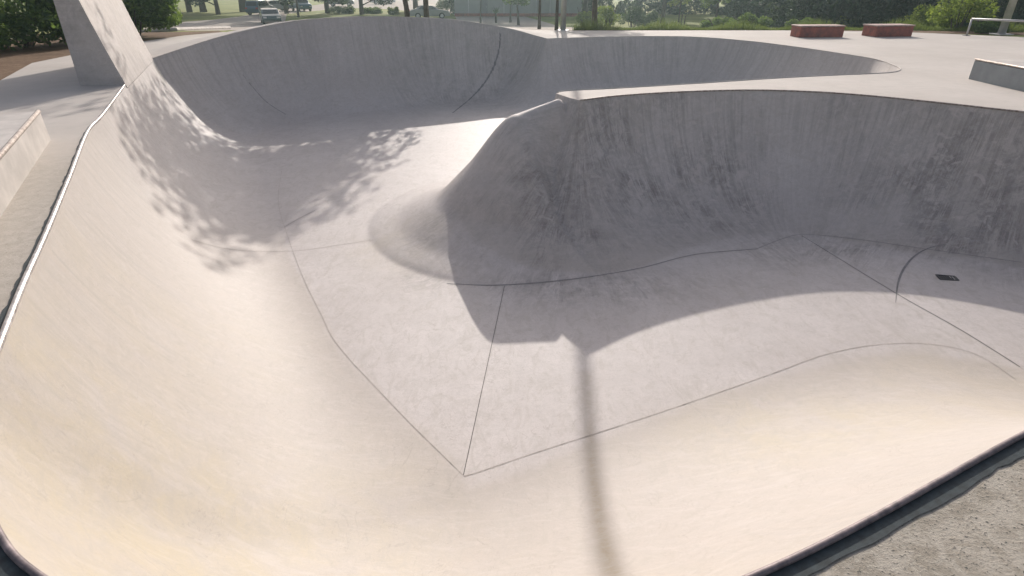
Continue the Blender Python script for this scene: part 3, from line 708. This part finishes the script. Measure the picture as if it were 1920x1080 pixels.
# ---- the two big shrubs at the left
bush(-20.5, 20.0, -.05, 3.6, 2.6, 3.6, M_LEAF_D, 'large dark green shrub at the far left behind the pale deck', nleaf=16000, size=.10, seed=3, name='shrub', cat='shrub')
bush(-17.0, 21.6, -.05, 2.6, 2.2, 3.2, M_LEAF_M, 'dense shrub with sunlit leaves just left of the leaning wall', nleaf=12000, size=.09, seed=4, name='shrub', cat='shrub')
bush(-15.2, 25.2, -.05, 1.9, 1.7, 3.2, M_LEAF_M, 'rounded green shrub just right of the leaning wall', nleaf=11000, size=.085, seed=5, name='shrub', cat='shrub')
bush(-26, 17.5, -.05, 3.4, 3.2, 3.6, M_LEAF_D, 'dark shrub at the left edge of the mulch bed', nleaf=12000, size=.10, seed=6, name='shrub', cat='shrub')
# ---- trees
def at(px, py): p = tp(px, py); return p[0], p[1]
x, y = -38.4, 92; tree(x, y, 21, 13, 6.5, 8000, .32, M_LEAF_D, 'thick dark trunk on the lawn beyond the dark blue SUV', .55, 4)
x, y = -43.8, 91; tree(x, y, 22, 13, 6.5, 8000, .32, M_LEAF_D, 'dark trunk on the shaded lawn between the shrub and the thick trunk', .4, 4)
x, y = at(560, 33); tree(x, y, 23, 7, 1.7, 2200, .12, M_LEAF_M, 'slim tree on the grass island in front of the blue hatchback', .13, 3.6)
x, y = -4.95, 30.4; tree(x, y, 24, 9.4, 3.4, 6600, .128, M_LEAF_M, 'leafy tree on the island, the left one of two close trunks', .12, 3.4, lean=(-2.0,-.8), fill=1.3)
x, y = -4.1, 30.6; tree(x, y, 25, 8.2, 2.0, 3000, .12, M_LEAF_M, 'leafy tree on the island, the right one of two close trunks', .13, 2.7, lean=(.4,-1.6), fill=1.3)
x, y = at(901, 44); tree(x, y, 26, 3.6, 1.0, 500, .16, M_LEAF_M, 'thin dark trunk in front of the grey building, left of the yucca', .10, 4)
x, y = at(957, 42); tree(x, y, 27, 3.2, 1.2, 1500, .11, M_LEAF_M, 'small tree in front of the building, the left trunk of a pair', .12, 1.9)
x, y = at(972, 47); tree(x, y, 28, 3.4, 1.2, 1500, .11, M_LEAF_M, 'small tree in front of the building, the right trunk of a pair', .14, 1.9)
x, y = at(1011, 55); tree(x, y, 29, 4, .9, 600, .14, M_LEAF_M, 'slim straight tree left of the tall lamp post', .10, 3.5)
x, y = at(1043, 58); tree(x, y, 30, 3.6, .8, 500, .14, M_LEAF_M, 'thin sapling right beside the tall lamp post', .085, 3.2)
x, y = at(1114, 56); tree(x, y, 31, 5.0, 2.0, 4500, .12, M_LEAF_M, 'tree with a straight dark trunk right of the tall lamp post', .16, 1.6)
x, y = at(1242, 44); tree(x, y, 32, 10, 3.6, 4500, .2, M_LEAF_M, 'tree with a grey trunk at the left side of the sunny lawn', .2, 3.2)
x, y = at(1272, 42); tree(x, y, 33, 5, 1.6, 2500, .12, M_LEAF_Y, 'young pale green tree on the sunny lawn', .06, 1.6)
x, y = at(1340, 50); tree(x, y, 34, 6, 2.0, 3500, .13, M_LEAF_M, 'pale leafy tree at the right side of the sunny lawn', .12, 1.3)
x, y = at(1862, 48); tree(x, y, 36, 7, 2.4, 3500, .15, M_LEAF_D, 'slender tree standing in the shrubs left of the low rail', .12, 3.5)
# ---- shrubs along the back edge
bk = [(1095,50,1.3,.8,2.2,M_LEAF_Y,'grey green shrub right of the tall lamp post'),(1140,52,1.5,.9,2.4,M_LEAF_Y,'loose shrub behind the straight trunk'),
      (1185,51,1.9,1.2,2.4,M_LEAF_D,'tall dark shrub left of the sunny lawn'),(1210,49,1.4,1.0,1.8,M_LEAF_D,'dark shrub touching the left end of the lawn'),
      (1345,53,1.6,.9,.9,M_LEAF_M,'low green shrub at the right end of the lawn'),(1400,54,1.8,.9,1.0,M_LEAF_M,'low pale shrub left of the trimmed hedge'),
      (1505,54,1.6,.9,.8,M_LEAF_M,'low grassy shrub behind the left red box'),
      (1610,54,1.5,1.1,1.15,M_LEAF_Y,'yellow green shrub in the gap between the two red boxes'),(1655,52,1.7,1.2,1.6,M_LEAF_Y,'sunlit yellow green shrub behind the right red box'),
      (1700,53,1.3,1.1,1.2,M_LEAF_M,'shrub right of the right red box'),(1735,56,1.5,1.2,1.6,M_LEAF_Y,'bright leafed shrub between the red boxes and the rail'),
      (1792,58,1.5,1.3,2.3,M_LEAF_Y,'tallest yellow green shrub left of the low rail'),(1845,62,1.2,.8,.7,M_LEAF_M,'small low shrub under the low rail'),
      (640,26,2.6,1.3,1.4,M_LEAF_D,'dense clipped hedge on the parking island'),(700,26,2.0,1.2,1.0,M_LEAF_M,'green bush at the right end of the island hedge'),
      (738,28,1.0,.8,1.3,M_LEAF_Y,'bright small bush left of the two close trunks'),(842,24,2.0,1.6,3.0,M_LEAF_D,'tall evergreen at the left corner of the building')]
for i, (px, py, rx, ry, h, m_, lab) in enumerate(bk):
    x, y = at(px, py); y = max(y, 29.9+ry*.4) if px > 1060 and px < 1500 else y
    bush(x, y, float(tz(x,y)), rx, ry, h, m_, lab, 'shrubs behind the skatepark', 4200, .065 if px > 1060 else .08, 40+i)
# shaped hedge with a flat top
x, y = at(1447, 50)
def hedge(x, y, w_, d_, h, lab):
    e = empty('trimmed_hedge', (x, y, float(tz(x,y))), label=lab, cat='hedge'); r_ = np.random.default_rng(5); k = 7000
    c_ = np.column_stack([r_.uniform(-w_/2,w_/2,k), r_.uniform(-d_/2,d_/2,k), h*np.sqrt(r_.random(k))]); 
    V_ = np.repeat(c_, 4, 0)+r_.normal(size=(4*k,3))*.045; mesh_np('foliage', V_, np.arange(4*k).reshape(-1,4), M_LEAF_M, e)
    stems(3, w_/2, d_/2, h).build('stem', M_BARK, e)
hedge(x, y+2, 1.5, 1.2, 1.15, 'square trimmed hedge with a sunlit top left of the red boxes')
# yucca-like plant beside the grey trunk
x, y = at(930, 43); e = empty('spiky_plant', (x, y, float(tz(x,y))), label='spiky palm like plant in front of the grey building', cat='plant'); b_ = MB(); r_ = random.Random(8)
for i in range(34):
    a = r_.random()*6.28; el = r_.uniform(.1, 1.35); L_ = r_.uniform(.7, 1.25); z0 = .9; dx, dy = math.cos(a)*math.cos(el), math.sin(a)*math.cos(el); s_ = (-math.sin(a)*.05, math.cos(a)*.05)
    m1 = (dx*L_*.55, dy*L_*.55, z0+math.sin(el)*L_*.6); tip = (dx*L_, dy*L_, z0+math.sin(el)*L_*.85)
    b_.add([(s_[0],s_[1],z0),(-s_[0],-s_[1],z0),(m1[0]-s_[0],m1[1]-s_[1],m1[2]),(m1[0]+s_[0],m1[1]+s_[1],m1[2]),tip], [(0,1,2,3),(3,2,4)])
b_.build('leaf', M_LEAF_D, e, kind='stuff'); MB().tube([(0,0,-.1),(0,0,.95)], .12, 8).build('trunk', M_BARK, e)
# boulder-like dark planter mound with white rim in front of the plant
M_LEAF_W = mat_leaf('wood_leaves', (.003,.020,.020), (.008,.035,.028), (.03,.075,.035), .15)
# ---- forest at the right and far back, set well back
protos = []
for i, (H_, cr, nl) in enumerate(((13,4.2,5200),(11,4.0,5200),(14,4.6,5600))):
    t_, V_, F_ = tree_parts(60+i, H_, cr, 0, nl, .26, M_LEAF_D, .3, 1.2); protos.append((t_, V_, F_))
PM = []
spots = []
r_ = random.Random(3)
for k in range(26):
    t = k/25; x = -62+150*t; spots.append((x+r_.uniform(-1.5,1.5), 84+r_.uniform(-2,8)-18*sm(.55,.95,t)))
for k in range(12): spots.append((24+k*4.6+r_.uniform(-1,1), 60-k*.9+r_.uniform(-1.5,1.5)))
first = [None]*3
side = ['far left','left','centre','right','far right']
for k, (x, y) in enumerate(spots):
    j = k % 3; z_ = float(tz(x, y)); lab = 'tall dark tree in the woods behind the park'
    if first[j] is None:
        e = empty('woodland_tree', (x, y, z_), r_.random()*6, label=lab, cat='tree', group='woods behind the park')
        t_, V_, F_ = protos[j]; t_.build('trunk', M_BARK, e, True); mesh_np('crown', V_, F_, M_LEAF_W, e); first[j] = e
    else:
        e = copy_tree(first[j]); e.location = (x, y, z_); e.rotation_euler.z = r_.random()*6
    s_ = r_.uniform(.85, 1.15); e.scale = (s_, s_, s_)
# dark understorey that closes the woods
def under(x0, y0, x1, y1, dep, h, seed, k):
    r_ = np.random.default_rng(seed); t = r_.random(k); cx = x0+(x1-x0)*t; cy = y0+(y1-y0)*t+r_.random(k)*dep
    hh = h*(.62+.3*np.sin(t*37+seed)+.22*np.sin(t*91)+.12*np.sin(t*230)); z_ = hh*r_.random(k)**.8; c_ = np.column_stack([cx, cy, tz(cx,cy)+z_])
    V_ = np.repeat(c_, 4, 0)+r_.normal(size=(4*k,3))*.13; return V_
Vs = [under(20, 44, 24, 37.5, 2.5, 2.4, 1, 9000), under(24, 37.5, 42, 34, 3, 2.9, 2, 22000), under(-8, 83, 32, 83, 3, 3.4, 3, 12000), under(20.5,55,60,62,5,4.2,4,26000), under(27,78,21,47,3,3.0,6,14000)]
V_ = np.vstack(Vs); mesh_np('undergrowth', V_, np.arange(len(V_)).reshape(-1,4), M_LEAF_W, label='mass of dark undergrowth closing the woods', cat='undergrowth', kind='stuff')
for i, (px, py, hh, lab) in enumerate(((1277,47,.95,'thin dark post on the lawn, taller of the pair'),(1283,47,.8,'thin dark post on the lawn, shorter of the pair'),(1318,52,.6,'short dark post by the low shrubs at the right end of the lawn'),(1240,42,.6,'short dark post at the left end of the lawn'))):
    x, y = at(px, py); z_ = float(tz(x, y)); e = empty('post', (x, y, z_), label=lab, cat='post', group='short posts on the lawn')
    bevel(MB().box((0,0,hh/2), (.09,.09,hh), 0, .9).build('shaft', M_BARK, e), .01); MB().box((0,0,hh+.02), (.12,.12,.04)).build('cap', M_IRON, e)
M_LEAF_G = mat_leaf('dry_grass_leaves', (.05,.075,.03), (.10,.13,.05), (.20,.20,.09), .35)
# grasses at the back edge
r_ = np.random.default_rng(9); k = 9000; t = r_.random(k); bx = 3+t*23; by = 30.7+.9*r_.random(k)+(-3.9*np.clip((t-.35)/.65,0,1)**1.5); hgt = .15+.55*r_.random(k)**2*(.5+.5*np.sin(t*40))
z_ = tz(bx, by); lean = r_.normal(size=(k,2))*.12; V_ = np.empty((3*k,3))
V_[0::3] = np.column_stack([bx-.012, by, z_]); V_[1::3] = np.column_stack([bx+.012, by, z_]); V_[2::3] = np.column_stack([bx+lean[:,0], by+lean[:,1], z_+hgt])
mesh_np('tall_grass', V_, np.arange(3*k).reshape(-1,3), M_LEAF_G, label='tall grass along the back edge of the deck', cat='grass', kind='stuff')

# ------------------------------------------------------------------ light
EL, AZ = R(25.0), R(3.55)
sun_d = bpy.data.lights.new('sun', 'SUN'); sun = bpy.data.objects.new('sun', sun_d); COL.objects.link(sun)
sun_d.energy = 3.7; sun_d.angle = R(.53); sun_d.color = (1.0, .92, .84)
sd = Vector((math.sin(AZ)*math.cos(EL), math.cos(AZ)*math.cos(EL), math.sin(EL)))
sun.rotation_euler = sd.to_track_quat('Z', 'Y').to_euler()
w = bpy.data.worlds.new('World'); sc.world = w; w.use_nodes = True; nt = w.node_tree
sky = nt.nodes.new('ShaderNodeTexSky'); sky.sky_type = 'NISHITA'; sky.sun_disc = False; sky.sun_elevation = EL; sky.sun_rotation = AZ
sky.air_density = 1.2; sky.dust_density = 4.0; sky.ozone_density = 1.0
bg = nt.nodes['Background']; bg.inputs[1].default_value = .128; hs = nt.nodes.new('ShaderNodeHueSaturation'); hs.inputs['Saturation'].default_value = .62; nt.links.new(sky.outputs[0], hs.inputs['Color']); tn = nt.nodes.new('ShaderNodeMix'); tn.data_type = 'RGBA'; tn.blend_type = 'MULTIPLY'; tn.inputs[0].default_value = 1; tn.inputs[7].default_value = (1.0, .955, 1.0, 1); nt.links.new(hs.outputs[0], tn.inputs[6]); nt.links.new(tn.outputs[2], bg.inputs[0])
sc.view_settings.view_transform = 'Standard'; sc.view_settings.look = 'None'; sc.view_settings.exposure = 0.12; sc.view_settings.gamma = 1

# ------------------------------------------------------------------ air
hz = MB().box((0, 0, 0), (1, 1, 1)); xs = (-235, 235, -135, 275, -4.2, 19)
hv = [(x, y, z_) for z_ in xs[4:] for x, y in ((xs[0],xs[2]),(xs[1],xs[2]),(xs[1],xs[3]),(xs[0],xs[3]))]
hm = bpy.data.materials.new('haze'); hm.use_nodes = True; nt = hm.node_tree; nt.nodes.remove(nt.nodes['Principled BSDF'])
pv = nt.nodes.new('ShaderNodeVolumePrincipled'); pv.inputs['Density'].default_value = .0013; pv.inputs['Anisotropy'].default_value = .8; pv.inputs['Color'].default_value = (.70, .92, .95, 1)
nt.links.new(pv.outputs[0], nt.nodes['Material Output'].inputs['Volume'])
mesh_np('haze', hv, [(3,2,1,0),(4,5,6,7),(0,1,5,4),(1,2,6,5),(2,3,7,6),(3,0,4,7)], hm, None, kind='stuff')
